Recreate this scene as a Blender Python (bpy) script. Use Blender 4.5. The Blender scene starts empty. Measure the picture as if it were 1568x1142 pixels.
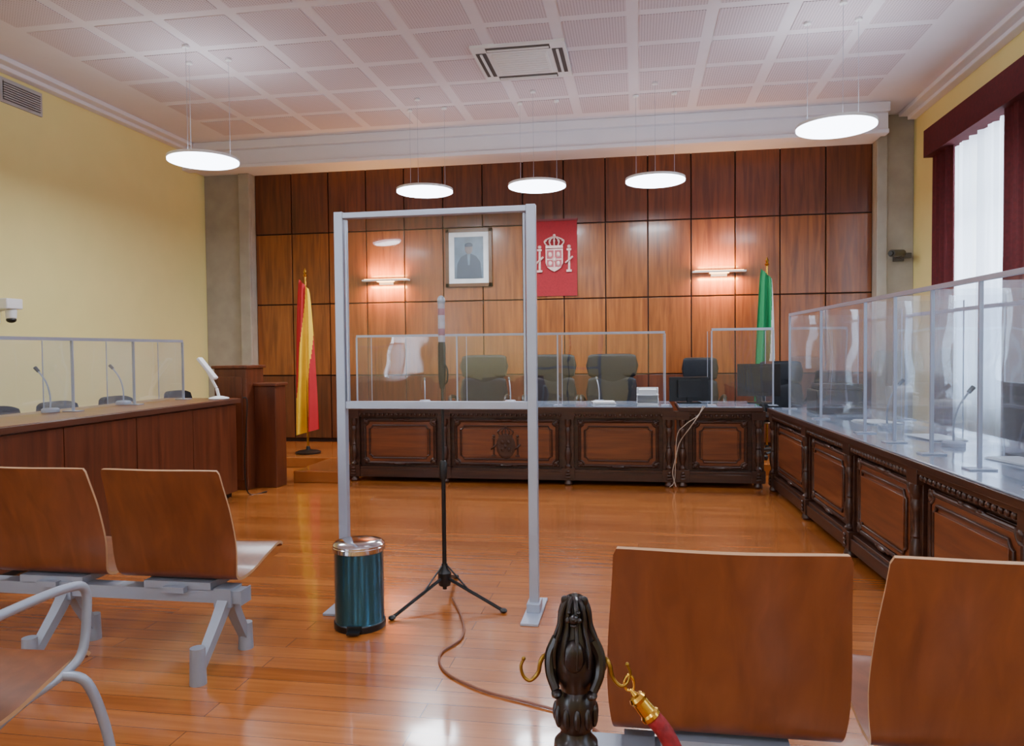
import bpy, math, random
from mathutils import Matrix, Vector
random.seed(3)
sin,cos,pi=math.sin,math.cos,math.pi
# ---------------------------------------------------------------- helpers
def srgb(h):
    h=h.lstrip('#'); o=[]
    for i in (0,2,4):
        c=int(h[i:i+2],16)/255
        o.append(c/12.92 if c<=.04045 else ((c+.055)/1.055)**2.4)
    return (*o,1)
def newmat(name):
    m=bpy.data.materials.new(name); m.use_nodes=True
    nt=m.node_tree; b=nt.nodes['Principled BSDF']; return m,nt,b
def plain(name,c,rough=.5,metal=0,noise=.08,scale=8,bump=0,emit=0,coat=0,spec=None):
    m,nt,b=newmat(name); c=srgb(c)
    tc=nt.nodes.new('ShaderNodeTexCoord'); n=nt.nodes.new('ShaderNodeTexNoise'); n.inputs['Scale'].default_value=scale; n.inputs['Detail'].default_value=5
    nt.links.new(tc.outputs['Object'],n.inputs['Vector'])
    r=nt.nodes.new('ShaderNodeValToRGB'); r.color_ramp.elements[0].position=.3; r.color_ramp.elements[1].position=.7
    r.color_ramp.elements[0].color=(*[x*(1-noise) for x in c[:3]],1); r.color_ramp.elements[1].color=(*[min(1,x*(1+noise)) for x in c[:3]],1)
    nt.links.new(n.outputs['Fac'],r.inputs[0]); nt.links.new(r.outputs[0],b.inputs['Base Color'])
    b.inputs['Roughness'].default_value=rough; b.inputs['Metallic'].default_value=metal
    if coat: b.inputs['Coat Weight'].default_value=coat; b.inputs['Coat Roughness'].default_value=.1
    if spec is not None: b.inputs['Specular IOR Level'].default_value=spec
    if bump:
        bp=nt.nodes.new('ShaderNodeBump'); bp.inputs['Strength'].default_value=bump; bp.inputs['Distance'].default_value=.01
        nt.links.new(n.outputs['Fac'],bp.inputs['Height']); nt.links.new(bp.outputs[0],b.inputs['Normal'])
    if emit:
        nt.links.new(r.outputs[0],b.inputs['Emission Color']); b.inputs['Emission Strength'].default_value=emit
    return m
def wood(name,c1,c2,axis='z',rough=.3,scale=1.0,island=.0,coat=.0,bump=.05):
    m,nt,b=newmat(name)
    tc=nt.nodes.new('ShaderNodeTexCoord'); mp=nt.nodes.new('ShaderNodeMapping')
    s=[14*scale]*3; s['xyz'.index(axis)]=1.0*scale; mp.inputs['Scale'].default_value=s
    nt.links.new(tc.outputs['Object'],mp.inputs['Vector'])
    n=nt.nodes.new('ShaderNodeTexNoise'); n.inputs['Scale'].default_value=1.6; n.inputs['Detail'].default_value=8; n.inputs['Distortion'].default_value=.6
    nt.links.new(mp.outputs[0],n.inputs['Vector'])
    r=nt.nodes.new('ShaderNodeValToRGB'); r.color_ramp.elements[0].position=.3; r.color_ramp.elements[1].position=.72
    r.color_ramp.elements[0].color=srgb(c1); r.color_ramp.elements[1].color=srgb(c2)
    nt.links.new(n.outputs['Fac'],r.inputs[0]); out=r.outputs[0]
    if island:
        g=nt.nodes.new('ShaderNodeNewGeometry'); mr=nt.nodes.new('ShaderNodeMapRange')
        mr.inputs['To Min'].default_value=1-island; mr.inputs['To Max'].default_value=1+island
        nt.links.new(g.outputs['Random Per Island'],mr.inputs['Value'])
        hs=nt.nodes.new('ShaderNodeHueSaturation'); nt.links.new(mr.outputs[0],hs.inputs['Value']); nt.links.new(out,hs.inputs['Color']); out=hs.outputs[0]
    nt.links.new(out,b.inputs['Base Color']); b.inputs['Roughness'].default_value=rough
    b.inputs['Coat Weight'].default_value=coat; b.inputs['Coat Roughness'].default_value=.12
    if bump:
        bp=nt.nodes.new('ShaderNodeBump'); bp.inputs['Strength'].default_value=bump; bp.inputs['Distance'].default_value=.005
        nt.links.new(n.outputs['Fac'],bp.inputs['Height']); nt.links.new(bp.outputs[0],b.inputs['Normal'])
    return m
def thin_glass(name,tint=(.97,.985,1,1),haze=.012,base=.06):
    m=bpy.data.materials.new(name); m.use_nodes=True; nt=m.node_tree; nt.nodes.clear()
    o=nt.nodes.new('ShaderNodeOutputMaterial'); t=nt.nodes.new('ShaderNodeBsdfTransparent'); t.inputs[0].default_value=tint
    g=nt.nodes.new('ShaderNodeBsdfGlossy'); g.inputs['Roughness'].default_value=.02
    tc=nt.nodes.new('ShaderNodeTexCoord'); nb=nt.nodes.new('ShaderNodeTexNoise'); nb.inputs['Scale'].default_value=1.3; nt.links.new(tc.outputs['Object'],nb.inputs['Vector'])
    bp=nt.nodes.new('ShaderNodeBump'); bp.inputs['Strength'].default_value=.25; bp.inputs['Distance'].default_value=.03; nt.links.new(nb.outputs['Fac'],bp.inputs['Height']); nt.links.new(bp.outputs[0],g.inputs['Normal'])
    lw=nt.nodes.new('ShaderNodeLayerWeight'); lw.inputs[0].default_value=.5
    pw=nt.nodes.new('ShaderNodeMath'); pw.operation='POWER'; pw.inputs[1].default_value=4.5; nt.links.new(lw.outputs['Facing'],pw.inputs[0])
    ma=nt.nodes.new('ShaderNodeMath'); ma.operation='MULTIPLY_ADD'; ma.inputs[1].default_value=.8; ma.inputs[2].default_value=base; nt.links.new(pw.outputs[0],ma.inputs[0])
    mx=nt.nodes.new('ShaderNodeMixShader'); nt.links.new(ma.outputs[0],mx.inputs[0]); nt.links.new(t.outputs[0],mx.inputs[1]); nt.links.new(g.outputs[0],mx.inputs[2])
    d=nt.nodes.new('ShaderNodeBsdfDiffuse'); d.inputs[0].default_value=(.8,.87,1,1)
    m2=nt.nodes.new('ShaderNodeMixShader'); m2.inputs[0].default_value=haze
    nt.links.new(mx.outputs[0],m2.inputs[1]); nt.links.new(d.outputs[0],m2.inputs[2]); nt.links.new(m2.outputs[0],o.inputs[0])
    return m
def emis(name,c,s):
    m=bpy.data.materials.new(name); m.use_nodes=True; nt=m.node_tree; nt.nodes.clear()
    o=nt.nodes.new('ShaderNodeOutputMaterial'); e=nt.nodes.new('ShaderNodeEmission'); e.inputs[0].default_value=srgb(c); e.inputs[1].default_value=s
    nt.links.new(e.outputs[0],o.inputs[0]); return m
def catmull(pts,n=6,closed=False):
    P=[Vector(p) for p in pts]; N=len(P); out=[]
    if N<3: return P
    rng=range(N if closed else N-1)
    for i in rng:
        if closed: a,b,c,d=P[i-1],P[i],P[(i+1)%N],P[(i+2)%N]
        else: a,b,c,d=P[max(i-1,0)],P[i],P[i+1],P[min(i+2,N-1)]
        for k in range(n):
            t=k/n; out.append(.5*((2*b)+(c-a)*t+(2*a-5*b+4*c-d)*t*t+(3*b-a-3*c+d)*t**3))
    if not closed: out.append(P[-1])
    return out
class MB:
    def __init__(s): s.v=[];s.f=[];s.m=[];s.M=Matrix()
    def add(s,vs,fs,mi):
        o=len(s.v); s.v+=[s.M@Vector(p) for p in vs]; s.f+=[[i+o for i in f] for f in fs]; s.m+=[mi]*len(fs)
    def box(s,x0,x1,y0,y1,z0,z1,mi=0):
        s.add([(x0,y0,z0),(x1,y0,z0),(x1,y1,z0),(x0,y1,z0),(x0,y0,z1),(x1,y0,z1),(x1,y1,z1),(x0,y1,z1)],
              [(0,3,2,1),(4,5,6,7),(0,1,5,4),(1,2,6,5),(2,3,7,6),(3,0,4,7)],mi)
    def sweep(s,P,r,mi=0,seg=10,closed=False,sq=None):
        P=[Vector(p) for p in P]; N=len(P); vs=[];fs=[]
        rr=r if callable(r) else (lambda t:r)
        T=[]
        for i in range(N):
            if closed: t=P[(i+1)%N]-P[i-1]
            else: t=P[min(i+1,N-1)]-P[max(i-1,0)]
            T.append(t.normalized())
        up=Vector((0,0,1)) if abs(T[0].z)<.9 else Vector((0,1,0))
        n=(up-T[0]*up.dot(T[0])).normalized()
        for i in range(N):
            n=(n-T[i]*n.dot(T[i])).normalized(); b=T[i].cross(n); R=rr(i/max(1,N-1))
            for k in range(seg):
                a=2*pi*k/seg+(pi/4 if seg==4 else 0); vs.append(P[i]+n*cos(a)*R+b*sin(a)*R)
        for i in range(N if closed else N-1):
            j=(i+1)%N
            for k in range(seg):
                l=(k+1)%seg; fs.append((i*seg+k,j*seg+k,j*seg+l,i*seg+l))
        if not closed: fs.append(tuple(range(seg))); fs.append(tuple((N-1)*seg+k for k in reversed(range(seg))))
        s.add(vs,fs,mi)
    def tube(s,pts,r,mi=0,seg=10,n=6,closed=False): s.sweep(catmull(pts,n,closed),r,mi,seg,closed)
    def cyl(s,p0,p1,r0,r1=None,mi=0,seg=20):
        r1=r0 if r1 is None else r1; s.sweep([p0,p1],lambda t:r0+(r1-r0)*t,mi,seg)
    def lathe(s,prof,mi=0,seg=28,c=(0,0,0)):
        vs=[];fs=[];N=len(prof)
        for r,z in prof:
            for k in range(seg):
                a=2*pi*k/seg; vs.append((c[0]+r*cos(a),c[1]+r*sin(a),c[2]+z))
        for i in range(N-1):
            for k in range(seg):
                l=(k+1)%seg; fs.append((i*seg+k,i*seg+l,(i+1)*seg+l,(i+1)*seg+k))
        fs.append(tuple(reversed(range(seg)))); fs.append(tuple((N-1)*seg+k for k in range(seg)))
        s.add(vs,fs,mi)
    def ell(s,c,r,mi=0,seg=12,rings=8):
        prof=[(max(1e-4,sin(pi*i/rings)),-cos(pi*i/rings)) for i in range(rings+1)]
        vs=[];fs=[]
        for a,z in prof:
            for k in range(seg):
                t=2*pi*k/seg; vs.append((c[0]+r[0]*a*cos(t),c[1]+r[1]*a*sin(t),c[2]+r[2]*z))
        for i in range(rings):
            for k in range(seg):
                l=(k+1)%seg; fs.append((i*seg+k,i*seg+l,(i+1)*seg+l,(i+1)*seg+k))
        s.add(vs,fs,mi)
    def grid(s,f,nu,nv,mi=0,thick=0,rim=None):
        P=[[Vector(f(i/nu,j/nv)) for j in range(nv+1)] for i in range(nu+1)]
        W=nv+1
        mf=mi if callable(mi) else (lambda u,v:mi)
        if not thick:
            o=len(s.v); s.v+=[s.M@p for r in P for p in r]
            for i in range(nu):
                for j in range(nv):
                    s.f.append([o+i*W+j,o+(i+1)*W+j,o+(i+1)*W+j+1,o+i*W+j+1]); s.m.append(mf((i+.5)/nu,(j+.5)/nv))
            return
        A=[];B=[]
        for i in range(nu+1):
            for j in range(nv+1):
                du=P[min(i+1,nu)][j]-P[max(i-1,0)][j]; dv=P[i][min(j+1,nv)]-P[i][max(j-1,0)]
                n=du.cross(dv).normalized()*thick/2; A.append(P[i][j]+n); B.append(P[i][j]-n)
        K=len(A); fs=[]; idx=lambda i,j:i*W+j
        o=len(s.v); s.v+=[s.M@p for p in A+B]
        rim=mi if rim is None else rim
        def q(l,m): s.f.append([x+o for x in l]); s.m.append(m(0,0) if callable(m) else m)
        for i in range(nu):
            for j in range(nv):
                q((idx(i,j),idx(i+1,j),idx(i+1,j+1),idx(i,j+1)),mf((i+.5)/nu,(j+.5)/nv)); q((K+idx(i,j),K+idx(i,j+1),K+idx(i+1,j+1),K+idx(i+1,j)),mf((i+.5)/nu,(j+.5)/nv))
        for i in range(nu):
            q((idx(i,0),K+idx(i,0),K+idx(i+1,0),idx(i+1,0)),rim); q((idx(i,nv),idx(i+1,nv),K+idx(i+1,nv),K+idx(i,nv)),rim)
        for j in range(nv):
            q((idx(0,j),idx(0,j+1),K+idx(0,j+1),K+idx(0,j)),rim); q((idx(nu,j),K+idx(nu,j),K+idx(nu,j+1),idx(nu,j+1)),rim)
    def prism(s,poly,y0,y1,mi=0):
        n=len(poly); vs=[(x,y0,z) for x,z in poly]+[(x,y1,z) for x,z in poly]
        fs=[tuple(range(n)),tuple(reversed(range(n,2*n)))]+[(i,i+n,(i+1)%n+n,(i+1)%n) for i in range(n)]
        s.add(vs,fs,mi)
    def obj(s,name,mats,loc=(0,0,0),rot=0,bevel=0,smooth=True,parent=None):
        me=bpy.data.meshes.new(name); me.from_pydata([tuple(v) for v in s.v],[],s.f)
        for m in mats: me.materials.append(m)
        me.polygons.foreach_set('material_index',s.m)
        if smooth:
            me.shade_smooth(); me.set_sharp_from_angle(angle=math.radians(35))
        me.update()
        ob=bpy.data.objects.new(name,me); bpy.context.collection.objects.link(ob)
        ob.location=loc; ob.rotation_euler=(0,0,rot)
        if parent: ob.parent=parent
        if bevel:
            bm=ob.modifiers.new('bevel','BEVEL'); bm.width=bevel; bm.segments=2; bm.limit_method='ANGLE'; bm.angle_limit=math.radians(40)
        return ob
def Tm(x=0,y=0,z=0,rz=0,rx=0,ry=0):
    return Matrix.Translation((x,y,z))@Matrix.Rotation(rz,4,'Z')@Matrix.Rotation(ry,4,'Y')@Matrix.Rotation(rx,4,'X')
# ---------------------------------------------------------------- materials
M_yel=plain('wall_paint_yellow','#E9DD96',.75,noise=.02,scale=3)
M_white=plain('white_plaster','#DEDBE2',.8,noise=.02,scale=3)
M_ceil=plain('ceiling_board','#DDD7DE',.85,noise=.02,scale=3)
M_pillar=plain('grey_stone','#A09A8E',.7,noise=.1,scale=5,bump=.1)
M_panel=wood('wall_panelling','#6A3615','#9A5A27','z',.28,.9,island=.13,coat=.25)
M_panel_shade=wood('wall_panelling_shaded','#4A2211','#70391C','z',.32,.9,island=.13,coat=.2)  # darker panel copy; beam shadow on the top row painted into its colour
M_dark=plain('dark_joint','#2E140A',.7)
M_ornD=wood('carved_dark_walnut','#2C140C','#4A2918','x',.4,1,coat=.15)
M_ornL=wood('desk_panel_walnut','#5A2C17','#814724','x',.36,1,coat=.2)
M_veneer=wood('veneer_brown','#4E2413','#6F391F','z',.35,.8,coat=.2)
M_ply=wood('plywood_cherry','#683619','#814725','z',.4,.7,coat=.12)
M_plyedge=plain('ply_edge','#B08862',.5)
M_steel=plain('grey_painted_steel','#949CAA',.4,.3,noise=.03)
M_alu=plain('anodised_aluminium','#A3ACBE',.35,.35,noise=.03)
M_chrome=plain('chrome','#D8DADF',.12,1,noise=.02)
M_black=plain('black_plastic','#0C0D10',.4,noise=.1)
M_leather=plain('black_leather','#0B111A',.55,noise=.15,scale=20,bump=.1,spec=.3)
M_white_pl=plain('white_plastic','#E6E8EA',.35,noise=.02)
M_glass=thin_glass('acrylic_sheet',base=.1)
M_glassL=thin_glass('acrylic_sheet_hazy',(.93,.965,1,1),.06,.1)
M_gtop=plain('glass_desk_top','#94A2B8',.12,noise=.06,scale=2,coat=.6)  # pale blue-grey of the glass reflections painted into the base colour
M_red=plain('red_velvet','#520D14',.85,noise=.2,scale=30)
M_lampw=emis('lamp_diffuser','#E4EDFF',12)
M_screen=plain('screen_glass','#0A0C10',.3,noise=.05,spec=.3)
M_brass=plain('brass','#C79A3E',.25,1,noise=.05)

def floor_mat():
    m,nt,b=newmat('wood_floor_boards')
    tc=nt.nodes.new('ShaderNodeTexCoord')
    br=nt.nodes.new('ShaderNodeTexBrick'); br.inputs['Scale'].default_value=1
    br.inputs['Brick Width'].default_value=1.6; br.inputs['Row Height'].default_value=.11; br.inputs['Mortar Size'].default_value=.0016
    br.inputs['Color1'].default_value=srgb('#B26A31'); br.inputs['Color2'].default_value=srgb('#995522'); br.inputs['Mortar'].default_value=srgb('#6C3A1A')
    br.inputs['Bias'].default_value=-.1
    nt.links.new(tc.outputs['Object'],br.inputs['Vector'])
    mp=nt.nodes.new('ShaderNodeMapping'); mp.inputs['Scale'].default_value=(1.2,22,1); nt.links.new(tc.outputs['Object'],mp.inputs['Vector'])
    n=nt.nodes.new('ShaderNodeTexNoise'); n.inputs['Scale'].default_value=1.5; n.inputs['Detail'].default_value=7; nt.links.new(mp.outputs[0],n.inputs['Vector'])
    r=nt.nodes.new('ShaderNodeValToRGB'); r.color_ramp.elements[0].position=.3; r.color_ramp.elements[1].position=.7
    r.color_ramp.elements[0].color=(.76,.72,.66,1); r.color_ramp.elements[1].color=(1.08,1.08,1.08,1)
    nt.links.new(n.outputs['Fac'],r.inputs[0])
    mx=nt.nodes.new('ShaderNodeMix'); mx.data_type='RGBA'; mx.blend_type='MULTIPLY'; mx.inputs['Factor'].default_value=1
    nt.links.new(br.outputs['Color'],mx.inputs['A']); nt.links.new(r.outputs[0],mx.inputs['B']); nt.links.new(mx.outputs['Result'],b.inputs['Base Color'])
    b.inputs['Roughness'].default_value=.24; b.inputs['Coat Weight'].default_value=.6; b.inputs['Coat Roughness'].default_value=.09
    n2=nt.nodes.new('ShaderNodeTexNoise'); n2.inputs['Scale'].default_value=3; nt.links.new(tc.outputs['Object'],n2.inputs['Vector'])
    bp=nt.nodes.new('ShaderNodeBump'); bp.inputs['Strength'].default_value=.1; bp.inputs['Distance'].default_value=.02
    nt.links.new(n2.outputs['Fac'],bp.inputs['Height']); nt.links.new(bp.outputs[0],b.inputs['Normal']); nt.links.new(bp.outputs[0],b.inputs['Coat Normal'])
    return m
M_floor=floor_mat()
def perf_mat():
    m,nt,b=newmat('perforated_tile')
    tc=nt.nodes.new('ShaderNodeTexCoord'); mp=nt.nodes.new('ShaderNodeMapping'); mp.inputs['Scale'].default_value=(40,40,40)
    nt.links.new(tc.outputs['Object'],mp.inputs['Vector'])
    v=nt.nodes.new('ShaderNodeTexVoronoi'); v.inputs['Randomness'].default_value=0; v.inputs['Scale'].default_value=1; v.voronoi_dimensions='2D'
    nt.links.new(mp.outputs[0],v.inputs['Vector'])
    r=nt.nodes.new('ShaderNodeValToRGB'); r.color_ramp.elements[0].position=.2; r.color_ramp.elements[1].position=.3
    r.color_ramp.elements[0].color=srgb('#A0949C'); r.color_ramp.elements[1].color=srgb('#D2C6CE')
    nt.links.new(v.outputs['Distance'],r.inputs[0]); nt.links.new(r.outputs[0],b.inputs['Base Color']); b.inputs['Roughness'].default_value=.85
    return m
M_perf=perf_mat()

# ---------------------------------------------------------------- room shell
XL,XR,YB,YR,ZC=-6.05,3.32,10.0,-7.0,4.17
b=MB(); b.box(XL-.1,XR+.1,YR-.1,YB+.1,-.1,0); b.obj('floor',[M_floor],smooth=False)
b=MB(); b.box(XL-.1,XR+.1,YR-.1,YB+.1,ZC,ZC+.1,0)
ty=9.05
xs=[-5.25+.66*i for i in range(12)]
while ty>-6:
    for x in xs: b.box(x,x+.55,ty-.55,ty,ZC-.006,ZC+.01,1)
    ty-=.66
b.obj('ceiling',[M_ceil,M_perf],smooth=False)
lw=[(-5.8,-2.4)]
b=MB(); y=YR
for a,c in lw:
    b.box(XL-.25,XL,y,a,0,ZC); b.box(XL-.25,XL,a,c,0,.5); b.box(XL-.25,XL,a,c,3.4,ZC); y=c
b.box(XL-.25,XL,y,YB,0,ZC); b.obj('wall_left',[M_yel],smooth=False)
b=MB(); b.box(XL,XR,YR-.1,YR,0,ZC); b.obj('wall_rear',[M_yel],smooth=False)
wins=[(6.95,8.75),(3.4,5.4),(-.4,1.6)]
b=MB(); y=YR
for a,c in sorted(wins):
    b.box(XR,XR+.25,y,a,0,ZC); b.box(XR,XR+.25,a,c,0,.75); b.box(XR,XR+.25,a,c,3.5,ZC); y=c
b.box(XR,XR+.25,y,YB,0,ZC); b.obj('wall_right',[M_yel],smooth=False)
def window(name,X0,a,c,z0,z1):
    b=MB(); X1=X0+.07
    b.box(X0,X1,a,a+.07,z0,z1); b.box(X0,X1,c-.07,c,z0,z1); b.box(X0,X1,a,c,z0,z0+.07); b.box(X0,X1,a,c,z1-.07,z1)
    m=(a+c)/2; b.box(X0,X1,m-.05,m+.05,z0,z1); b.box(X0,X1,a,c,2.7,2.77)
    b.box(X0+.03,X0+.036,a,c,z0,z1,1)
    b.obj(name,[M_white_pl,M_glass],smooth=False)
for i,(a,c) in enumerate(wins): window('window_%d'%(i+1),XR+.1,a,c,.75,3.5)
window('window_4',XL-.17,-5.8,-2.4,.5,3.4)
b=MB(); b.box(XL,XR,YB,YB+.12,0,ZC,1)
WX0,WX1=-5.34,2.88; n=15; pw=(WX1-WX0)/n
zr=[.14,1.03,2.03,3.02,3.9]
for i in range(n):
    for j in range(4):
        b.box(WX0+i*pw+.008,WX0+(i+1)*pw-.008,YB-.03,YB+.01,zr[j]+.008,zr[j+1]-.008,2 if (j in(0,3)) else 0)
b.obj('wall_back',[M_panel,M_dark,M_panel_shade],bevel=.004,smooth=False)
b=MB(); b.box(XL,WX0,YB-.14,YB,0,ZC); b.box(WX0-.16,WX0-.0,YB-.2,YB-.14,0,3.86); b.obj('pillar_left',[M_pillar],bevel=.01,smooth=False)
b=MB(); b.box(WX1,XR,YB-.14,YB,0,ZC); b.box(WX1,WX1+.12,YB-.2,YB-.14,0,ZC); b.obj('pillar_right',[M_pillar],bevel=.01,smooth=False)
b=MB(); b.box(XL,WX1,9.38,YB,3.86,ZC); b.box(XL,WX1,9.34,9.5,3.82,3.87); b.box(XL,WX1,9.3,9.45,4.06,ZC)
b.obj('ceiling_beam',[M_white],bevel=.01,smooth=False)
def cornice(name,y0,y1,side):
    b=MB()
    if side=='l': b.box(XL,XL+.1,y0,y1,ZC-.09,ZC); b.box(XL,XL+.2,y0,y1,ZC-.05,ZC)
    else: b.box(XR-.1,XR,y0,y1,ZC-.09,ZC); b.box(XR-.2,XR,y0,y1,ZC-.05,ZC)
    b.obj(name,[M_white],bevel=.008,smooth=False)
cornice('trim_1',YR,9.3,'l'); cornice('trim_2',YR,9.8,'r')
b=MB(); b.box(XL,XL+.02,YR,9.86,0,.12); b.obj('baseboard_left',[M_veneer],smooth=False)
b=MB(); b.box(XR-.02,XR,YR,9.86,0,.12); b.obj('baseboard_right',[M_veneer],smooth=False)
b=MB(); b.box(XL+.03,XR-.03,8.28,9.78,0,.12); b.obj('dais_platform',[M_floor],bevel=.008,smooth=False)
b=MB(); b.box(-3.55,-3.04,7.32,8.27,0,.12); b.obj('dais_step',[M_floor],bevel=.008,smooth=False)

# ---------------------------------------------------------------- AC, vent, cctv
b=MB(); b.M=Tm(-1.08,7.3,ZC)
b.box(-.44,.44,-.44,.44,-.03,0,0); b.box(-.26,.26,-.26,.26,-.045,-.03,0)
for k in range(9): b.box(-.24,.24,-.24+.055*k,-.22+.055*k,-.052,-.045,0)
for s_ in (-1,1):
    b.box(-.3,.3,s_*.36-.05,s_*.36+.05,-.034,-.03,1); b.box(s_*.36-.05,s_*.36+.05,-.3,.3,-.034,-.03,1)
    b.box(-.29,.29,s_*.36-.012,s_*.36+.012,-.045,-.034,0); b.box(s_*.36-.012,s_*.36+.012,-.29,.29,-.045,-.034,0)
b.obj('air_conditioner_cassette',[M_white_pl,plain('ac_slot','#4A4543',.6)],bevel=.004,smooth=False)
b=MB(); b.M=Tm(XL,6.65,3.93)
b.box(0,.02,-.26,.26,-.13,.11,0); b.box(.02,.024,-.23,.23,-.1,.08,1)
for k in range(8): b.box(.02,.035,-.23,.23,-.095+.023*k,-.083+.023*k,0)
b.obj('wall_air_vent',[plain('vent_grey','#B4B5B8',.5,.2),M_black],smooth=False)
b=MB(); b.M=Tm(3.14,9.84,2.45)
b.box(-.06,.06,-.02,.02,-.06,.06,0); b.cyl((0,-.02,0),(-.02,-.14,.0),.018,mi=0); b.cyl((.02,-.1,.03),(-.16,-.26,.01),.04,.045,mi=0); b.cyl((-.16,-.26,.01),(-.18,-.28,.008),.03,mi=1); b.ell((-.01,-.12,0),(.04,.04,.04),0)
b.box(.02,.12,-.1,-.02,-.03,.03,0)
b.obj('security_camera',[plain('cctv_grey','#4A4642',.4),M_black],bevel=.004)
b=MB(); b.M=Tm(XL,6.25,1.86)
b.box(.001,.03,-.06,.06,-.2,.0,0); b.cyl((.03,0,-.08),(.16,0,-.06),.02,mi=0); b.box(.12,.24,-.09,.1,-.07,.03,0); b.cyl((.18,.02,-.07),(.18,.02,-.16),.05,.045,mi=0); b.ell((.18,.02,-.17),(.045,.045,.03),1)
b.obj('dome_camera',[M_white_pl,M_black],bevel=.01)

# ---------------------------------------------------------------- pendants
def pendant(x,y,z,r=.33,power=60,upfill=18):
    b=MB()
    b.lathe([(r-.015,0),(r,.006),(r,.02)],0,48)
    b.lathe([(r+.003,.02),(r+.003,.045),(r-.02,.05)],1,48)
    top=ZC-z-.007
    for k in range(3):
        a=k*2*pi/3+.5; c,s_=r*.75*cos(a),r*.75*sin(a); b.cyl((c,s_,.05),(c,s_,top),.0016,mi=2,seg=5)
        b.lathe([(.03,top-.02),(.03,top-.003),(.025,top)],1,16,(c,s_,0))
    b.obj('pendant_lamp',[M_lampw,M_white_pl,M_alu],loc=(x,y,z))
    L=bpy.data.lights.new('pendant_light','AREA'); L.shape='DISK'; L.size=2*r*.9; L.energy=power; L.color=(.9,.95,1)
    o=bpy.data.objects.new('pendant_light',L); bpy.context.collection.objects.link(o); o.location=(x,y,z-.012)
    if upfill:
        L=bpy.data.lights.new('ceiling_fill','AREA'); L.shape='DISK'; L.size=2*r*.9; L.energy=upfill; L.color=(.86,.91,1)  # added fill, no part of the lamp; brightens the ceiling above it
        o=bpy.data.objects.new('ceiling_fill',L); bpy.context.collection.objects.link(o); o.location=(x,y,z+.07); o.rotation_euler=(pi,0,0)
for x,y in ((-2.4,8.4),(-1.1,8.4),(.2,8.4)): pendant(x,y,3.17,.32,45,3)
pendant(-4.05,6.6,3.16,.32,36,11); pendant(1.67,6.8,3.2,.32,36,11)
for y in (2.6,-.8,-4.4):
    for x in (-4.05,-1.15,1.6): pendant(x,y,3.15,.33,24,18)

# ---------------------------------------------------------------- wall sconces
M_scw=emis('sconce_glow','#FFB870',14)
for x in (-3.4,1.03):
    b=MB(); b.box(-.33,.33,-.11,-.005,0,.022,0); b.box(-.1,.1,-.05,-.0,-.05,0,0); b.box(-.3,.3,-.095,-.02,.022,.03,1); b.box(-.12,.12,-.09,-.05,-.012,0,1)
    b.obj('wall_sconce',[M_white_pl,M_scw],loc=(x,YB-.03,2.32),bevel=.003,smooth=False)
    for dz,e in ((-.07,24),(.08,18)):
        L=bpy.data.lights.new('sconce_light','AREA'); L.shape='RECTANGLE'; L.size=.5; L.size_y=.05; L.energy=e; L.color=(1,.46,.12)
        o=bpy.data.objects.new('sconce_light',L); bpy.context.collection.objects.link(o); o.location=(x,YB-.12,2.32+dz)
        o.rotation_euler=(math.radians(20) if dz<0 else math.radians(160),0,0)

# ---------------------------------------------------------------- portrait + tapestry
b=MB(); W,Hh=.32,.39
for a in ((-W,W,-Hh,-Hh+.045),(-W,W,Hh-.045,Hh),(-W,-W+.045,-Hh,Hh),(W-.045,W,-Hh,Hh)): b.box(a[0],a[1],-.04,0,a[2],a[3],0)
b.box(-W+.04,W-.04,-.02,-.005,-Hh+.04,Hh-.04,1)
b.box(-.2,.2,-.024,-.02,-.28,.28,2)
b.prism([(-.17,-.28),(.18,-.28),(.16,-.06),(.1,.02),(.03,.05),(-.03,.05),(-.11,.01),(-.16,-.08)],-.026,-.024,3)
b.ell((0,-.025,.12),(.055,.003,.075),4); b.prism([(-.02,.05),(.02,.05),(.012,-.1),(-.012,-.1)],-.028,-.026,2)
b.ell((0,-.025,.165),(.056,.0035,.035),3)
b.obj('framed_portrait',[plain('frame_brown','#5B3A22',.35),plain('mat_white','#D9DEE2',.4),plain('portrait_ground','#5E7488',.4,noise=.3,scale=6),plain('dark_suit','#3E4E60',.4),plain('skin','#7E7A7C',.5)],loc=(-2.24,YB-.031,2.61),bevel=.006)
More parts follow.
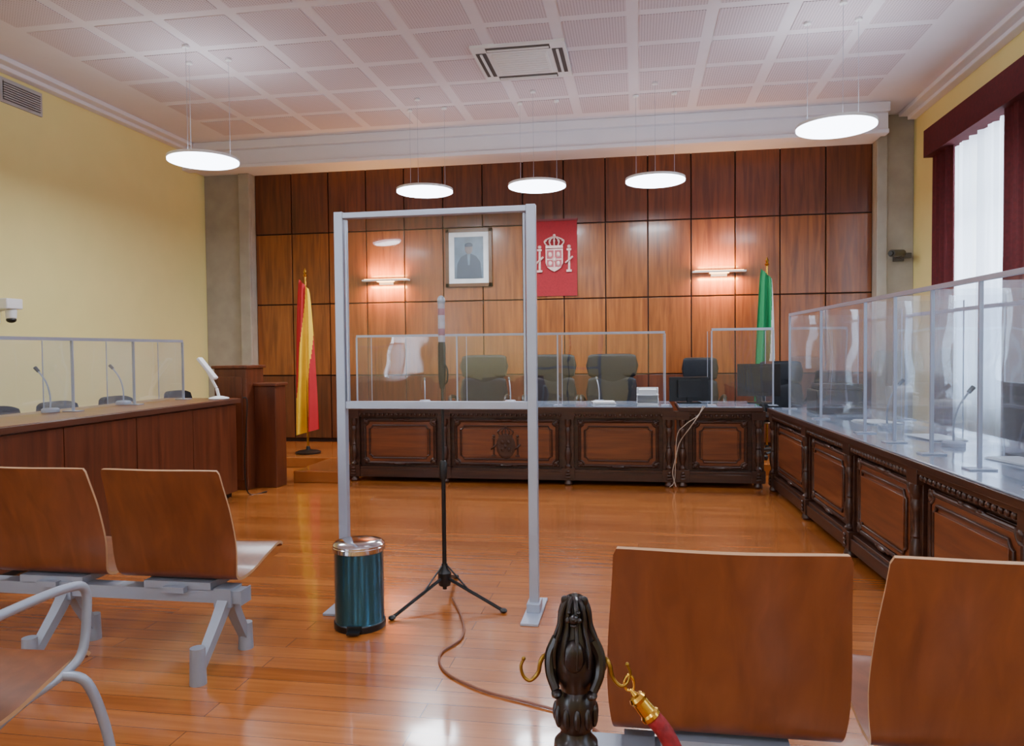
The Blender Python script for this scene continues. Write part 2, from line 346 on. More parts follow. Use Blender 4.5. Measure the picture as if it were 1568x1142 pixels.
def arms(b,s,ma,mb_,y=-.01,extra=True):
    b.prism([(-.1*s,.13*s),(.1*s,.13*s),(.1*s,.16*s),(-.1*s,.16*s)],y-.012*s,y,ma)
    for k in range(5):
        a=(k-2)*.045*s; b.tube([(a*.95,y,.16*s),(a*1.25,y-.01*s,.21*s),(a*.5,y,.25*s),(0,y,.26*s)],.009*s,ma,6,4); b.ell((a*1.1,y-.01*s,.215*s),(.014*s,.01*s,.014*s),ma,8,5)
    b.ell((0,y,.275*s),(.018*s,.01*s,.018*s),ma,8,6)
    sh=[(-.1,.12),(.1,.12),(.1,-.04),(.08,-.09),(.04,-.12),(0,-.14),(-.04,-.12),(-.08,-.09),(-.1,-.04)]
    b.prism([(x*s,z*s) for x,z in sh],y-.012*s,y,ma)
    for (x0,x1,z0,z1) in ((-.085,-.008,.01,.105),(.008,.085,.01,.105),(-.085,-.008,-.085,-.005),(.008,.085,-.085,-.005)):
        b.box(x0*s,x1*s,y-.016*s,y-.01*s,z0*s,z1*s,mb_)
        b.ell(((x0+x1)/2*s,y-.018*s,(z0+z1)/2*s),(.022*s,.008*s,.03*s),ma,8,6)
    b.ell((0,y-.018*s,0),(.025*s,.01*s,.03*s),ma,10,6)
    for sg in (-1,1):
        X=sg*.17*s
        b.cyl((X,y,-.12*s),(X,y,.1*s),.014*s,mi=ma,seg=10); b.box(X-.03*s,X+.03*s,y-.02*s,y+.004,-.145*s,-.12*s,ma); b.box(X-.025*s,X+.025*s,y-.02*s,y+.004,.1*s,.12*s,ma)
        b.ell((X,y-.004,.145*s),(.022*s,.014*s,.022*s),ma,10,6)
        b.tube([(X-.04*s,y-.005,-.04*s),(X,y-.02*s,-.01*s),(X+.04*s,y-.005,.03*s)],.012*s,ma,6,5)
b=MB()
def tap(u,v): return (-.3+.6*u,-.012-.008*sin(u*9)*(v),.5-1.0*v)
b.grid(tap,24,10,0,.006)
b.box(-.31,.31,-.024,-.006,.49,.515,3)
b.M=Tm(.0,-.016,-.02); arms(b,1.15,1,2)
b.M=Matrix()
b.obj('coat_of_arms_tapestry',[plain('tapestry_red','#8E1420',.8,noise=.12,scale=40),plain('silver_embroidery','#C9A9A2',.45,.2,noise=.2,scale=30),plain('deep_pink','#A85058',.7),plain('hanging_rod','#6E1018',.5)],loc=(-1.08,YB-.031,2.57))

# ---------------------------------------------------------------- ornate desks
def notch(x0,x1,z0,z1,c,y):
    pts=[]
    for cx,cz,a0 in ((x0,z0,90),(x1,z0,180),(x1,z1,270),(x0,z1,0)):
        for k in range(5):
            a=math.radians(a0-90*k/4)
            pts.append((cx+c*cos(a),y,cz+c*sin(a)))
    return pts
def ornate(b,mods,depth,h,emblem=None):
    x0,x1=mods[0],mods[-1]
    b.box(x0,x1,.03,depth,.07,h-.045,0)
    b.box(x0-.02,x1+.02,-.035,depth,.05,.13,0); b.box(x0-.01,x1+.01,-.02,depth,.13,.155,0)
    b.box(x0-.005,x1+.005,-.015,.04,h-.115,h-.045,0); b.box(x0-.02,x1+.02,-.04,.04,h-.075,h-.045,0)
    b.box(x0-.04,x1+.04,-.065,depth+.02,h-.045,h-.008,0)
    b.box(x0-.03,x1+.03,-.05,depth+.01,h-.008,h,2)
    k=x0
    while k<x1: b.ell((k+.02,-.03,h-.09),(.016,.014,.016),0,8,5); k+=.05
    for i in range(len(mods)-1):
        a,c=mods[i]+.08,mods[i+1]-.08
        b.box(a+.02,c-.02,.01,.04,.18,h-.14,0)
        b.box(a+.05,c-.05,.002,.04,.21,h-.17,1)
        b.box(a+.11,c-.11,-.012,.02,.27,h-.235,1)
        P=notch(a+.03,c-.03,.195,h-.155,.05,.005); b.sweep(P,.014,0,6,True)
        P=notch(a+.085,c-.085,.245,h-.205,.035,-.004); b.sweep(P,.009,0,6,True)
        for X in (a+.045,c-.045):
            for Z in (.21,h-.17):
                b.ell((X,.005,Z),(.028,.018,.028),0,10,6)
                for t in range(4):
                    an=t*pi/2+.78; b.ell((X+.028*cos(an),.006,Z+.028*sin(an)),(.014,.012,.014),0,8,5)
        X=(a+c)/2
        b.ell((X,.0,.185),(.07,.02,.016),0,10,6); b.ell((X,.0,h-.145),(.07,.02,.016),0,10,6)
        for q in (-1,1): b.ell((X+q*.09,.004,.185),(.03,.014,.012),0,8,5); b.ell((X+q*.09,.004,h-.145),(.03,.014,.012),0,8,5)
        if emblem==i:
            m0=b.M.copy(); b.M=m0@Tm((mods[i]+mods[i+1])/2,-.012,(h+.03)/2-.03); arms(b,.72,0,0,0); b.ell((0,0,0),(.1,.008,.13),0); b.M=m0
    for i,x in enumerate(mods):
        b.box(x-.065,x+.065,-.045,.04,.05,.17,0); b.box(x-.065,x+.065,-.045,.04,h-.13,h-.045,0)
        b.box(x-.055,x+.055,-.01,.04,.17,h-.13,0)
        prof=[(.03,.17),(.034,.19),(.02,.205),(.018,.22),(.03,.26),(.036,.30),(.03,.35),(.02,.38),(.026,.39),(.018,.41)]
        prof+= [(.026,h-.27),(.032,h-.24),(.02,h-.21),(.034,h-.18),(.03,h-.13)]
        b.lathe(prof,0,14,(x,-.018,0))
        b.lathe([(.035,0),(.045,.015),(.04,.035),(.03,.055)],0,14,(x,-.01,0)); b.lathe([(.035,0),(.045,.015),(.04,.035),(.03,.055)],0,14,(x,depth-.06,0))
        for t in range(3): b.ell((x,-.05,.08+.03*t),(.03-.005*t,.012,.014),0,8,5)
MO=[M_ornD,M_ornL,M_gtop]
b=MB(); ornate(b,[-2.94,-1.96,-.69,.3],.75,.79,emblem=1); b.obj('judges_bench',MO,loc=(0,7.5,0),bevel=.003)
b=MB(); ornate(b,[.43,1.14],.75,.79); b.obj('clerk_desk',MO,loc=(0,7.5,0),bevel=.003)
RA=-pi/2+math.radians(2.4)
b=MB(); ornate(b,[0.07,1.25,2.3,3.35,4.4,5.3],.8,.79); rdesk=b.obj('lawyers_desk',MO,loc=(1.27,7.42,0),rot=RA,bevel=.003)
RM=Tm(1.27,7.42,0,rz=RA)

# ---------------------------------------------------------------- left desk
b=MB(); L0,L1=2.2,6.55; FX=-3.74
b.box(FX-.7,FX-.02,L0,L1,.06,.88,0); b.box(FX-.66,FX-.05,L0+.02,L1-.02,0,.06,1)
y=L0
while y<L1-.05:
    e=min(y+.73,L1); b.box(FX-.02,FX,y+.004,e-.004,.05,.87,0); y=e
b.box(FX-.74,FX+.04,L0-.02,L1+.02,.885,.925,2); b.box(FX-.72,FX+.02,L0,L1,.925,.93,3)
b.obj('wooden_counter_desk',[M_veneer,M_black,plain('counter_edge','#5A3626',.3),M_ornL],bevel=.004,smooth=False)
b=MB()
b.box(-4.14,-3.8,6.85,7.2,0,1.2,0); b.box(-4.16,-3.78,6.83,7.22,1.2,1.23,0); b.box(-3.8,-3.57,7.0,7.22,0,1.02,0); b.box(-3.8,-3.55,6.98,7.24,1.02,1.05,0)
b.box(-4.1,-3.84,6.84,6.86,.1,1.12,0)
b.obj('wooden_lectern',[M_veneer],bevel=.006,smooth=False)
b=MB(); b.lathe([(.09,0),(.09,.015),(.03,.03)],0,24)
b.cyl((0,0,.02),(-.02,0,.1),.014,mi=0); b.cyl((-.02,0,.1),(-.17,.02,.34),.012,mi=0)
b.M=Tm(-.17,.02,.34,ry=math.radians(50)); b.box(-.05,.2,-.035,.035,-.015,.015,0); b.M=Matrix()
b.obj('desk_lamp',[M_white_pl],loc=(-3.8,6.36,.931),bevel=.006)

# ---------------------------------------------------------------- acrylic screens
def screen(b,p0,p1,z0,z1,posts,r=.009,ends=0,rear=True):
    p0=Vector(p0);p1=Vector(p1); d=(p1-p0); L=d.length; a=math.atan2(d.y,d.x); m0=b.M.copy(); b.M=m0@Tm(p0.x,p0.y,0,rz=a)
    b.box(0,L,-r,r,z1-.024,z1,0)
    b.add([(0,0,z0+.01),(L,0,z0+.01),(L,0,z1-.024),(0,0,z1-.024)],[(0,1,2,3)],1)
    for t in posts: b.box(t*L-r*.7,t*L+r*.7,-r,r,z0,z1-.024,0); b.box(t*L-.04,t*L+.04,-.06,.06,z0,z0+.006,0)
    if ends:
        for i,t in enumerate(posts):
            b.add([(t*L,0,z0+.01),(t*L,ends,z0+.01),(t*L,ends,z1-.02),(t*L,0,z1-.02)],[(0,1,2,3)],1)
            if rear:
                b.box(t*L-r*.7,t*L+r*.7,r,ends,z1-.02,z1-.005,0); b.box(t*L-r*.7,t*L+r*.7,ends-r,ends+r,z0,z1-.02,0)
            else: b.box(t*L-.003,t*L+.003,ends-.003,ends+.003,z0,z1-.02,0)
    b.M=m0
b=MB(); screen(b,(-2.95,7.62,0),(.27,7.62,0),.791,1.53,[0,.34,.6667,1],ends=.45,rear=False)
b.obj('acrylic_screen',[M_alu,M_glass],smooth=False)
b=MB(); screen(b,(.72,7.62,0),(1.3,7.62,0),.791,1.55,[0,1],ends=.45,rear=False)
b.obj('acrylic_screen',[M_alu,M_glass],smooth=False)
b=MB(); b.M=RM; screen(b,(.2,.1,0),(5.25,.1,0),.791,1.665,[0,.2,.4,.5,.6,.7,.8,.9,1],ends=.6,rear=False); screen(b,(1.3,.7,0),(5.25,.7,0),.791,1.6,[0,.5,1])
b.obj('acrylic_screen',[M_alu,M_glassL],smooth=False)
b=MB(); screen(b,(-4.15,2.3,0),(-4.15,6.35,0),.931,1.48,[0,.33,.66,.83,1],ends=.25,rear=False)
b.obj('acrylic_screen',[M_alu,thin_glass('acrylic_sheet_side',(.93,.965,1,1),.1,.1)],smooth=False)
b=MB(); xa,xb,Y=-1.555,-.53,3.8; t=.024
b.box(xa-t,xa+t,-t,t,.02,2.09); b.box(xb-t,xb+t,-t,t,.02,2.09); b.box(xa+t,xb-t,-t,t,2.055,2.085); b.box(xa+t,xb-t,-.018,.018,1.05,1.09)
b.box(xa+.03,xa+.042,-.012,.012,1.09,2.05); b.box(xb-.042,xb-.03,-.012,.012,1.09,2.05)
b.add([(xa+.03,0,1.09),(xb-.03,0,1.09),(xb-.03,0,2.05),(xa+.03,0,2.05)],[(0,1,2,3)],1)
for X in (xa,xb):
    b.box(X-.045,X+.045,-.2,.2,0,.014); b.box(X-.035,X+.035,-.05,.05,.014,.06)
b.obj('partition_screen_stand',[M_alu,thin_glass('acrylic_sheet_clear',(.98,.99,1,1),.006,.06)],loc=(0,Y,0),bevel=.003,smooth=False)

# ---------------------------------------------------------------- pedal bin
b=MB()
b.lathe([(.118,0),(.124,.01),(.124,.03),(.12,.035),(.12,.375),(.122,.38)],0,40)
b.lathe([(.124,0),(.126,.004),(.126,.03),(.122,.034)],2,40)
b.lathe([(.122,.375),(.128,.38),(.128,.40),(.124,.405)],1,40)
b.lathe([(.126,.402),(.126,.41),(.115,.42),(.07,.428),(.0001,.43)],1,40)
b.box(-.03,.03,-.165,-.11,.012,.022,2); b.box(-.035,.035,-.128,-.118,.005,.04,2)
b.box(-.04,.04,.115,.14,.36,.41,2)
b.obj('pedal_bin',[plain('blue_steel','#3C7490',.2,.85,noise=.05),M_chrome,M_black],loc=(-1.36,3.5,0),rot=.15)

# ---------------------------------------------------------------- microphone stand
b=MB()
b.cyl((0,0,.06),(0,0,.75),.012,mi=0,seg=12); b.cyl((0,0,.7),(0,0,1.18),.008,mi=0,seg=12)
b.lathe([(.018,.66),(.022,.68),(.022,.74),(.016,.76)],0,16); b.lathe([(.03,.08),(.036,.1),(.036,.15),(.02,.17),(.016,.2)],0,16)
for a in (-119,-24,95):
    a=math.radians(a); b.cyl((.03*cos(a),.03*sin(a),.12),(.38*cos(a),.38*sin(a),.012),.009,mi=0,seg=8); b.ell((.385*cos(a),.385*sin(a),.012),(.02,.02,.012),0,10,6)
    b.cyl((.02*cos(a),.02*sin(a),.19),(.17*cos(a),.17*sin(a),.075),.005,mi=0,seg=6)
b.lathe([(.012,1.15),(.018,1.18),(.021,1.22),(.021,1.38),(.018,1.4)],0,16)
b.tube([(.008,0,1.17),(.03,-.01,1.19),(.032,-.01,1.25),(.015,0,1.28)],.005,0,8,5)
for k in range(6): b.lathe([(.018,1.4+.036*k),(.019,1.402+.036*k),(.019,1.435+.036*k),(.018,1.436+.036*k)],(1,2,1,1,2,1)[k],16)
b.ell((0,0,1.62),(.022,.022,.03),3,14,10)
b.obj('microphone_stand',[M_black,plain('tape_white','#A9A6B4',.4),plain('tape_red','#94687A',.4),M_steel],loc=(-1.04,3.93,0))
b=MB()
b.tube([(-1.0,3.93,.012),(-.88,3.65,.007),(-.82,3.4,.007),(-.87,3.2,.007),(-.8,3.02,.007),(-.62,2.88,.007),(-.42,2.8,.007),(-.25,2.72,.007),(-.1,2.55,.007),(.05,2.2,.007),(.1,1.5,.007)],.005,0,8,8)
b.obj('floor_cable',[plain('cable_grey','#7A4A34',.5)])

# ---------------------------------------------------------------- beam seating
def beam_seat(name,xs_,loc,arm=None,legs=None,Hs=.875):
    b=MB(); prof=[(-.13,Hs),(-.10,.78),(-.06,.66),(-.025,.54),(-.005,.45),(.02,.385),(.08,.358),(.18,.365),(.3,.395),(.42,.42),(.46,.41),(.475,.39)]
    C=[Vector((0,a,c)) for a,c in prof]; S=catmull(C,4); N=len(S)-1
    for x in xs_:
        def f(u,v):
            i=v*N; k=min(int(i),N-1); p=S[k].lerp(S[k+1],i-k)
            w=.274+.02*sin(pi*min(1,v*1.7))**2 -.01*max(0,v-.6)
            q=2*u-1
            if v<.03: w-=.008*(1-v/.03)**2
            if v>.95: w-=.03*((v-.95)/.05)**2
            back=max(0,1-v/.45)
            return (x+q*w, p.y+.035*q*q*min(1,back*1.5)-.012, p.z+.012*q*q*(v>.5)*(v-.5)*2-.004*back*q**4)
        b.grid(f,16,N,0,.013,rim=1)
        b.box(x-.16,x+.16,.0,.2,.318,.352,2)
        b.box(x-.05,x+.05,-.03,.12,.31,.335,2)
    x0,x1=min(xs_)-.34,max(xs_)+.3
    b.box(x0,x1,.0,.075,.265,.32,2); b.box(x0-.006,x0,-.005,.08,.26,.325,2); b.box(x1,x1+.006,-.005,.08,.26,.325,2)
    for lx in (legs or [x0+.25,x1-.05]):
        b.sweep([(lx,.03,.29),(lx,-.05,.2),(lx,-.19,.06)],lambda t:.035-.008*t,2,4); b.cyl((lx,-.2,0),(lx,-.2,.15),.034,.03,mi=2)
        b.sweep([(lx,.04,.29),(lx,.10,.18),(lx,.18,.05)],lambda t:.035-.008*t,2,4); b.cyl((lx,.18,0),(lx,.18,.12),.034,.03,mi=2)
        b.box(lx-.04,lx+.04,-.01,.085,.25,.33,2)
    if arm is not None:
        ax=arm
        b.tube([(ax-.06,.04,.29),(ax,.02,.32),(ax,-.07,.5),(ax,-.1,.62),(ax,-.02,.65),(ax,.2,.66),(ax,.36,.655),(ax,.42,.63),(ax,.425,.55),(ax,.40,.44),(ax-.02,.34,.395),(ax-.05,.22,.36),(ax-.07,.1,.31)],.014,2,12,6)
        b.tube([(ax-.02,.34,.395),(ax+.03,.38,.36),(ax+.06,.42,.2),(ax+.08,.44,0)],.015,2,12,6)
        b.tube([(ax-.1,.06,.29),(ax-.07,-.02,.2),(ax-.05,-.1,0)],.015,2,12,6)
    return b.obj(name,[M_ply,M_plyedge,M_steel,M_black],loc=loc,bevel=0)
beam_seat('beam_seating',[-2.0,-2.625,-3.25],(0,2.98,0),legs=[-1.78,-2.56,-3.4],Hs=.865)
beam_seat('beam_seating',[.214,.843],(0,1.93,0),legs=[-.0,1.05])
beam_seat('beam_seating',[-1.97,-2.62],(0,1.62,0),arm=-1.68,legs=[-2.4,-2.9])

# ---------------------------------------------------------------- rope stanchion with carved lion finial
b=MB()
b.lathe([(.15,0),(.155,.015),(.13,.04),(.07,.06),(.04,.1),(.028,.16),(.04,.2),(.028,.24),(.024,.42),(.034,.46),(.04,.52),(.036,.57),(.03,.6),(.034,.62),(.04,.64),(.038,.665),(.028,.675),(.026,.685),(.033,.695),(.035,.735),(.03,.75),(.026,.757),(.03,.77),(.036,.785),(.037,.81),(.034,.83),(.03,.85),(.025,.865),(.02,.885),(.02,.9),(.015,.912),(.008,.918),(.001,.92)],0,28)
for k in range(11):   # mane locks
    a=k*2*pi/11+.3; c,s_=cos(a),sin(a); j=random.uniform(-.012,.012)
    b.tube([(.008*c,.008*s_,.918),(.018*c,.018*s_,.911),(.025*c,.025*s_,.893),(.028*c,.028*s_,.87),(.036*c,.036*s_,.85+j*.3),(.041*c,.041*s_,.832+j*.5),(.04*c,.04*s_,.812+j)],lambda t:.0055-.003*t,0,8,4)
    b.ell((.034*c,.034*s_,.715),(.007,.007,.02),0,8,6)
for sg in (-1,1):
    b.ell((sg*.017,-.008,.915),(.007,.005,.009),0,8,6)                     # ears
    b.ell((sg*.009,-.03,.888),(.006,.006,.005),0,8,6)                      # cheeks
    b.ell((sg*.008,-.026,.9),(.004,.004,.003),0,8,6)                       # brows
    b.tube([(sg*.03,-.004,.845),(sg*.042,-.008,.82),(sg*.042,-.016,.79),(sg*.032,-.026,.765)],lambda t:.012-.004*t,0,10,5)  # forelegs
    b.ell((sg*.03,-.03,.76),(.01,.013,.008),0,10,6)                        # paws
    b.ell((sg*.034,.006,.785),(.014,.024,.026),0,10,8)                     # haunches
b.ell((0,-.03,.89),(.009,.012,.008),0,10,6); b.ell((0,-.041,.893),(.004,.003,.003),0,8,6); b.ell((0,-.03,.88),(.007,.008,.004),0,8,6)
b.ell((0,-.03,.825),(.02,.014,.03),0,10,8)
for k in range(6):
    a=k*pi/3; b.ell((.038*cos(a),.038*sin(a),.53),(.009,.009,.03),0,8,6)
for sg in (-1,1):
    b.tube([(sg*.04,0,.80),(sg*.052,-.005,.815),(sg*.06,-.01,.806),(sg*.065,-.01,.785),(sg*.078,-.012,.772),(sg*.09,-.012,.778),(sg*.095,-.012,.795),(sg*.09,-.012,.808)],lambda t:.0045-.002*t,1,8,5)
    b.ell((sg*.046,0,.80),(.009,.009,.012),1,10,6); b.ell((sg*.09,-.012,.81),(.004,.004,.004),1,8,6)
b.obj('rope_stanchion',[plain('bronze_dark','#160A09',.36,.2,noise=.3,scale=30,coat=.2),plain('antique_brass','#8A6A2C',.35,1)],loc=(-.11,1.3,0))
b=MB()
b.tube([(0,0,.02),(.008,0,.012),(.008,0,-.004),(-.003,0,-.006),(-.007,0,.008)],.0025,1,8,5,True)
d=Vector((.62,.0,-.78)).normalized()
def pt(t): return tuple(d*t)
b.M=Tm(.004,0,-.006)
S=[(.0,.003),(.01,.006),(.012,.013),(.018,.016),(.024,.014),(.046,.015),(.05,.018),(.056,.018),(.06,.014)]
for i in range(len(S)-1): b.cyl(pt(S[i][0]),pt(S[i+1][0]),S[i][1],S[i+1][1],1,18)
b.tube([pt(.056),pt(.1),(.11,0,-.18),(.2,-.02,-.33),(.32,-.06,-.44),(.5,-.12,-.5),(.7,-.2,-.48),(.9,-.28,-.38)],.015,0,16,8)
b.obj('barrier_rope',[plain('rope_red','#7E0D18',.7,noise=.3,scale=60,bump=.4),M_brass],loc=(-.018,1.288,.772))

# ---------------------------------------------------------------- judges chairs
def exec_chair(x,y,z0,ztop,w=.56,rz=0,name='executive_chair'):
    b=MB(); H2=ztop-z0
    for (a,c) in [(.45,.77),(.765,1.0)]:
        za,zc=H2*a,H2*c
        def f(u,v,za=za,zc=zc):
            an=2*pi*v; q=2*u-1; hw=w/2
            e=(1-abs(q)**8)**.3
            cs,sn=cos(an),sin(an); sx=math.copysign(abs(cs)**.7,cs); sz=math.copysign(abs(sn)**.35,sn)
            zz=(za+zc)/2+(zc-za)/2*1.01*sz*e
            return (q*hw, .24-.05*q*q+.04*sx*e+zz*.08, zz)
        b.grid(f,20,24,0)
    b.box(-w/2*.8,w/2*.8,.27,.31,H2*.35,H2*.8,0)
    b.ell((0,0,.47),(w/2,.27,.07),0,20,10)
    b.cyl((0,0,.12),(0,0,.43),.03,mi=1)
    for k in range(5):
        a=k*2*pi/5; b.cyl((0,0,.12),(.29*cos(a),.29*sin(a),.07),.025,.018,1,8); b.ell((.29*cos(a),.29*sin(a),.03),(.03,.03,.03),1,10,6)
    for sg in (-1,1): b.tube([(sg*(w/2),.22,.6),(sg*(w/2+.03),.1,.68),(sg*(w/2+.03),-.12,.68),(sg*(w/2),-.18,.5)],.022,1,8,5)
    return b.obj(name,[M_leather,M_black],loc=(x,y,z0),rot=rz)
exec_chair(-1.85,8.72,.12,1.3,.6); exec_chair(-1.0,8.72,.12,1.3,.56); exec_chair(-.3,8.72,.12,1.3,.62)
exec_chair(.72,8.75,.12,1.25,.42); exec_chair(1.62,8.75,.12,1.2,.5)
def task_chair(x,y,ztop,rz):
    b=MB(); b.ell((0,0,.47),(.25,.25,.05),0,20,8)
    def f(u,v):
        q=2*u-1; return (q*(.24-.03*(v-.5)**2*4), .22-.05*q*q+.04*v, .56+(ztop-.56)*v-.03*q**4*v)
    b.grid(f,14,8,0,.05); b.box(-.03,.03,.2,.27,.4,.7,1)
    b.cyl((0,0,.1),(0,0,.44),.028,mi=1)
    for k in range(5):
        a=k*2*pi/5; b.cyl((0,0,.11),(.27*cos(a),.27*sin(a),.06),.022,.016,1,8); b.ell((.27*cos(a),.27*sin(a),.028),(.028,.028,.028),1,10,6)
    return b.obj('office_chair',[M_leather,M_black],loc=(x,y,0),rot=rz)
for y in (4.5,5.2,5.85,6.6,7.6): task_chair(-4.82,y,.945,pi/2)
for y in (3.6,4.7,5.8): task_chair(2.65,y,1.02,-pi/2)

# ---------------------------------------------------------------- monitors, printer, mics
def monitor(x,y,z,w,h,rz,b0=.07):
    b=MB(); b.box(-.11,.11,-.08,.08,0,.012,0); b.box(-.025,.025,.01,.035,.012,.14,0)
    b.box(-w/2,w/2,-.02,.015,b0,b0+h,0); b.box(-w/2+.015,w/2-.015,-.023,-.02,b0+.015,b0-.015+h,1); b.box(-w/2*.6,w/2*.6,.015,.04,b0+.04,b0-.03+h,0)
    return b.obj('computer_monitor',[M_black,M_screen],loc=(x,y,z),rot=rz,bevel=.004,smooth=False)
monitor(.52,7.95,.791,.4,.25,pi+.2,.02); monitor(1.22,7.98,.791,.42,.33,pi-.1)
b=MB(); b.box(-.2,.2,-.17,.17,0,.2,0); b.box(-.18,.18,-.15,.1,.2,.25,0); b.box(-.15,.15,-.2,-.15,.05,.08,1); b.prism([(-.16,.25),(.16,.25),(.14,.36),(-.14,.36)],.08,.1,0)
b.obj('desk_printer',[M_black,M_screen],loc=(1.68,6.82,.792),rot=.04,bevel=.01,smooth=False)
for yy in (3.3,4.1): monitor(1.95,yy,.791,.46,.3,-pi/2+.15)
def goose(x,y,z,rz,s=1):
    b=MB(); b.lathe([(.06,0),(.06,.02),(.05,.03)],0,20); b.tube([(0,0,.03),(0,0,.12*s),(.03,0,.22*s),(.09,0,.3*s)],.006,0,8,6); b.cyl((.09,0,.3*s),(.12,0,.33*s),.012,.014,1,12)
    b.obj('gooseneck_microphone',[M_steel,M_black],loc=(x,y,z),rot=rz)
for i in range(3): goose(-2.3+.95*i,7.95,.792,pi/2+.3,.8)
for y in (3.9,4.9,5.7): goose(-4.28,y,.931,pi,1)
for t in (1.9,2.9,3.9,4.8):
    p=RM@Vector((t,.35,0)); goose(p.x,p.y,.791,0.3,1)
def papers(x,y,z,rz,n=5):
    b=MB()
    for k in range(n):
        b.M=Tm(random.uniform(-.01,.01),random.uniform(-.01,.01),.002*k,rz=random.uniform(-.1,.1)); b.box(-.105,.105,-.148,.148,0,.0018,0)
    b.obj('paper_stack',[M_white_pl],loc=(x,y,z),rot=rz,smooth=False)
papers(-.35,7.85,.791,.1,12); papers(-1.3,7.85,.791,.3,6)
for t in (1.5,2.5,3.5,4.4): p=RM@Vector((t,.42,0)); papers(p.x,p.y,.791,.2)
b=MB(); b.box(-.11,.11,-.14,.14,0,.008); b.box(-.11,-.102,-.14,.14,0,.06); b.box(.102,.11,-.14,.14,0,.06); b.box(-.11,.11,.132,.14,0,.16); b.box(-.11,.11,-.14,.14,.09,.098); b.box(-.11,-.102,.0,.14,.06,.16); b.box(.102,.11,.0,.14,.06,.16)
for i in range(12): b.box(-.09,.09,-.12,.12,.1+.004*i,.103+.004*i,0)
b.obj('document_tray',[M_white_pl],loc=(.1,7.9,.791),smooth=False)

# ---------------------------------------------------------------- flags
def flag(x,y,z0,ztop,mats,mf,w0,w1,zb,name,off=.4):
    b=MB(); b.lathe([(.15,0),(.155,.02),(.12,.035),(.03,.05),(.02,.09)],3,24)
    H2=ztop-z0; b.cyl((0,0,.04),(0,0,H2-.1),.013,mi=4,seg=12); b.lathe([(.012,H2-.11),(.028,H2-.09),(.012,H2-.07),(.022,H2-.05),(.001,H2)],4,12)
    zt=H2-.14; zl=zb-z0
    def f(u,v):
        w=w0+(w1-w0)*v**.6
        return (u*w-off*w, -.04+.045*sin(u*13+v*1.5)*(.3+v)-.02*v, zt-(zt-zl)*v-.12*u*(1-v)-.08*(1-u)*v*(v) )
    b.grid(f,40,30,mf)
    return b.obj(name,mats+[M_black,M_brass],loc=(x,y,z0))
R_=plain('flag_red','#B3141E',.7,noise=.05); Y_=plain('flag_yellow','#F0C020',.7,noise=.05); G_=plain('flag_green','#0E7A45',.7,noise=.05); W_=plain('flag_white','#D8DDD8',.7,noise=.03)
flag(-3.98,8.62,.12,2.38,[R_,Y_,R_],lambda u,v:0 if u+.8*v<.62 else (1 if u+.8*v<1.25 else 2),.12,.3,.42,'spanish_flag',.5)
flag(1.5,9.2,.12,2.42,[G_,W_,G_],lambda u,v:0 if u+.45*v<.95 else (1 if u+.45*v<1.25 else 2),.12,.26,.5,'andalusian_flag',.6)

# ---------------------------------------------------------------- curtains
def sheer_mat():
    m=bpy.data.materials.new('sheer_curtain'); m.use_nodes=True; nt=m.node_tree; nt.nodes.clear()
    o=nt.nodes.new('ShaderNodeOutputMaterial'); a=nt.nodes.new('ShaderNodeBsdfTranslucent'); d=nt.nodes.new('ShaderNodeBsdfDiffuse'); t=nt.nodes.new('ShaderNodeBsdfTransparent')
    a.inputs[0].default_value=(.74,.77,.84,1); d.inputs[0].default_value=(.65,.67,.73,1)
    m1=nt.nodes.new('ShaderNodeMixShader'); m1.inputs[0].default_value=.4; m2=nt.nodes.new('ShaderNodeMixShader'); m2.inputs[0].default_value=.08
    nt.links.new(a.outputs[0],m1.inputs[1]); nt.links.new(d.outputs[0],m1.inputs[2]); nt.links.new(m1.outputs[0],m2.inputs[1]); nt.links.new(t.outputs[0],m2.inputs[2]); nt.links.new(m2.outputs[0],o.inputs[0]); return m
M_sheer=sheer_mat()
def curtain(b,y0,y1,z0,z1,x,amp,freq,mi):
    L=y1-y0; b.grid(lambda u,v:(x+amp*sin(u*L*freq)*(.6+.4*v)+amp*.3*sin(u*L*freq*2.3+v*2),y0+u*L,z1-(z1-z0)*v),int(L*60),8,mi)
for i,(a,c) in enumerate(wins):
    b=MB()
    b.box(3.08,XR-.002,a-.45,c+.12,3.4,3.69,0)
    curtain(b,c-.43,c+.1,.14,3.45,3.17,.035,38,0); curtain(b,a-.4,a+.25,.14,3.45,3.17,.035,38,0)
    curtain(b,a+.1,c-.3,.14,3.45,3.24,.045,30,1)
    b.obj('window_curtain',[M_red,M_sheer],smooth=True)
b=MB(); b.box(XL+.002,XL+.22,-6.2,-2.1,3.35,3.6,0)
curtain(b,-5.9,-2.3,.1,3.4,XL+.12,.03,30,1); b.obj('window_curtain',[M_red,M_sheer])

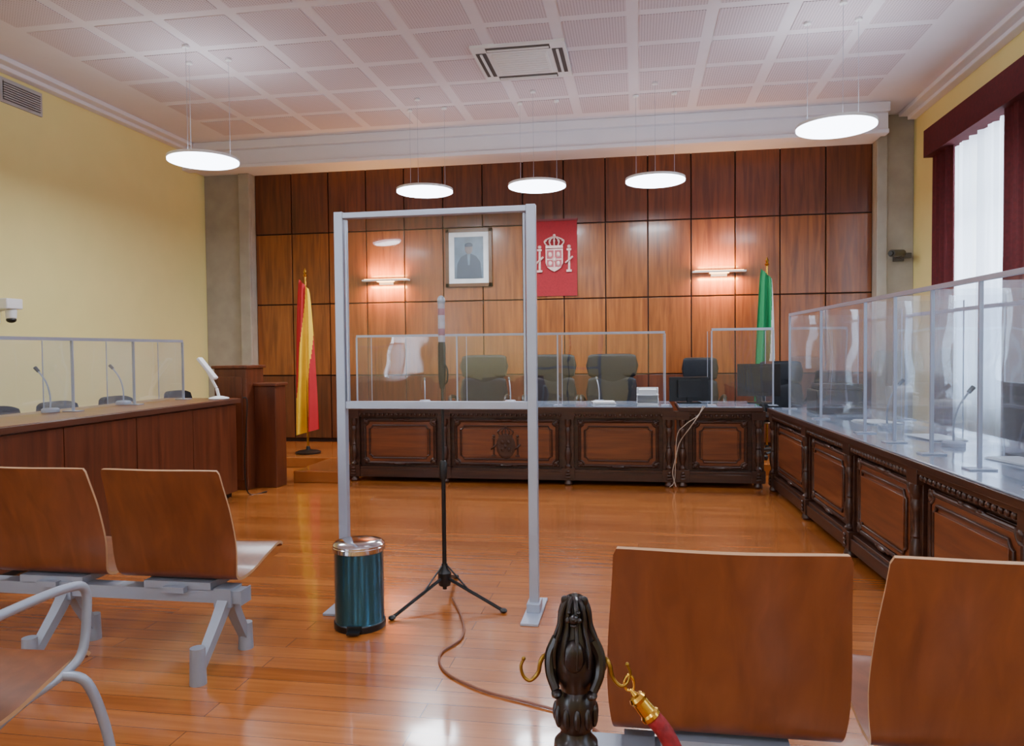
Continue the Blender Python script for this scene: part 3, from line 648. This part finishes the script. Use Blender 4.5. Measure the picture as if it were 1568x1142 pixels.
b=MB(); b.box(-.05,.05,-.02,0,-.05,.05,0); b.box(-.03,.03,-.024,-.02,-.03,.03,0)
b.obj('wall_socket',[M_white_pl],loc=(-3.75,YB-.031,.55),smooth=False)
b=MB()
b.tube([(-3.68,6.57,.93),(-3.65,6.59,.9),(-3.66,6.58,.6),(-3.68,6.58,.3),(-3.66,6.6,.02),(-3.55,6.75,.01)],.006,0,8,6); b.obj('hanging_cable',[M_black])
b=MB()
b.tube([(.62,7.42,.8),(.58,7.39,.72),(.5,7.39,.6),(.4,7.42,.45),(.36,7.4,.3),(.33,7.4,.15),(.36,7.38,.02)],.005,0,8,6); b.tube([(.64,7.42,.8),(.56,7.40,.7),(.45,7.39,.62),(.37,7.4,.5),(.35,7.4,.1),(.3,7.36,.02)],.004,0,8,6)
b.obj('hanging_cable',[plain('cable_beige','#A89888',.5)])

# ---------------------------------------------------------------- light
w=bpy.data.worlds.new('world'); bpy.context.scene.world=w; w.use_nodes=True
nt=w.node_tree; bg=nt.nodes['Background']; bg.inputs[0].default_value=(.72,.86,1,1); bg.inputs[1].default_value=3.2
for a,c in wins:
    L=bpy.data.lights.new('window_daylight','AREA'); L.shape='RECTANGLE'; L.size=2.7; L.size_y=1.8; L.energy=200; L.color=(.82,.91,1)
    o=bpy.data.objects.new('window_daylight',L); bpy.context.collection.objects.link(o); o.location=(XR+.4,(a+c)/2,2.12); o.rotation_euler=(0,math.radians(90),0)
L=bpy.data.lights.new('window_daylight','AREA'); L.shape='RECTANGLE'; L.size=2.8; L.size_y=3.3; L.energy=600; L.color=(.82,.91,1)
o=bpy.data.objects.new('window_daylight',L); bpy.context.collection.objects.link(o); o.location=(XL-.4,-4.1,1.95); o.rotation_euler=(0,math.radians(-90),0)

# ---------------------------------------------------------------- camera
R=Matrix.Rotation(math.radians(9.5),3,'Z')@Matrix.Rotation(math.radians(90-1.7),3,'X')@Matrix.Rotation(math.radians(-0.57),3,'Z')
cam=bpy.data.cameras.new('camera'); co=bpy.data.objects.new('camera',cam); bpy.context.collection.objects.link(co)
co.matrix_world=Matrix.Translation((0,0,1.35))@R.to_4x4(); cam.lens=1150/1568*36; cam.clip_start=.05
bpy.context.scene.camera=co
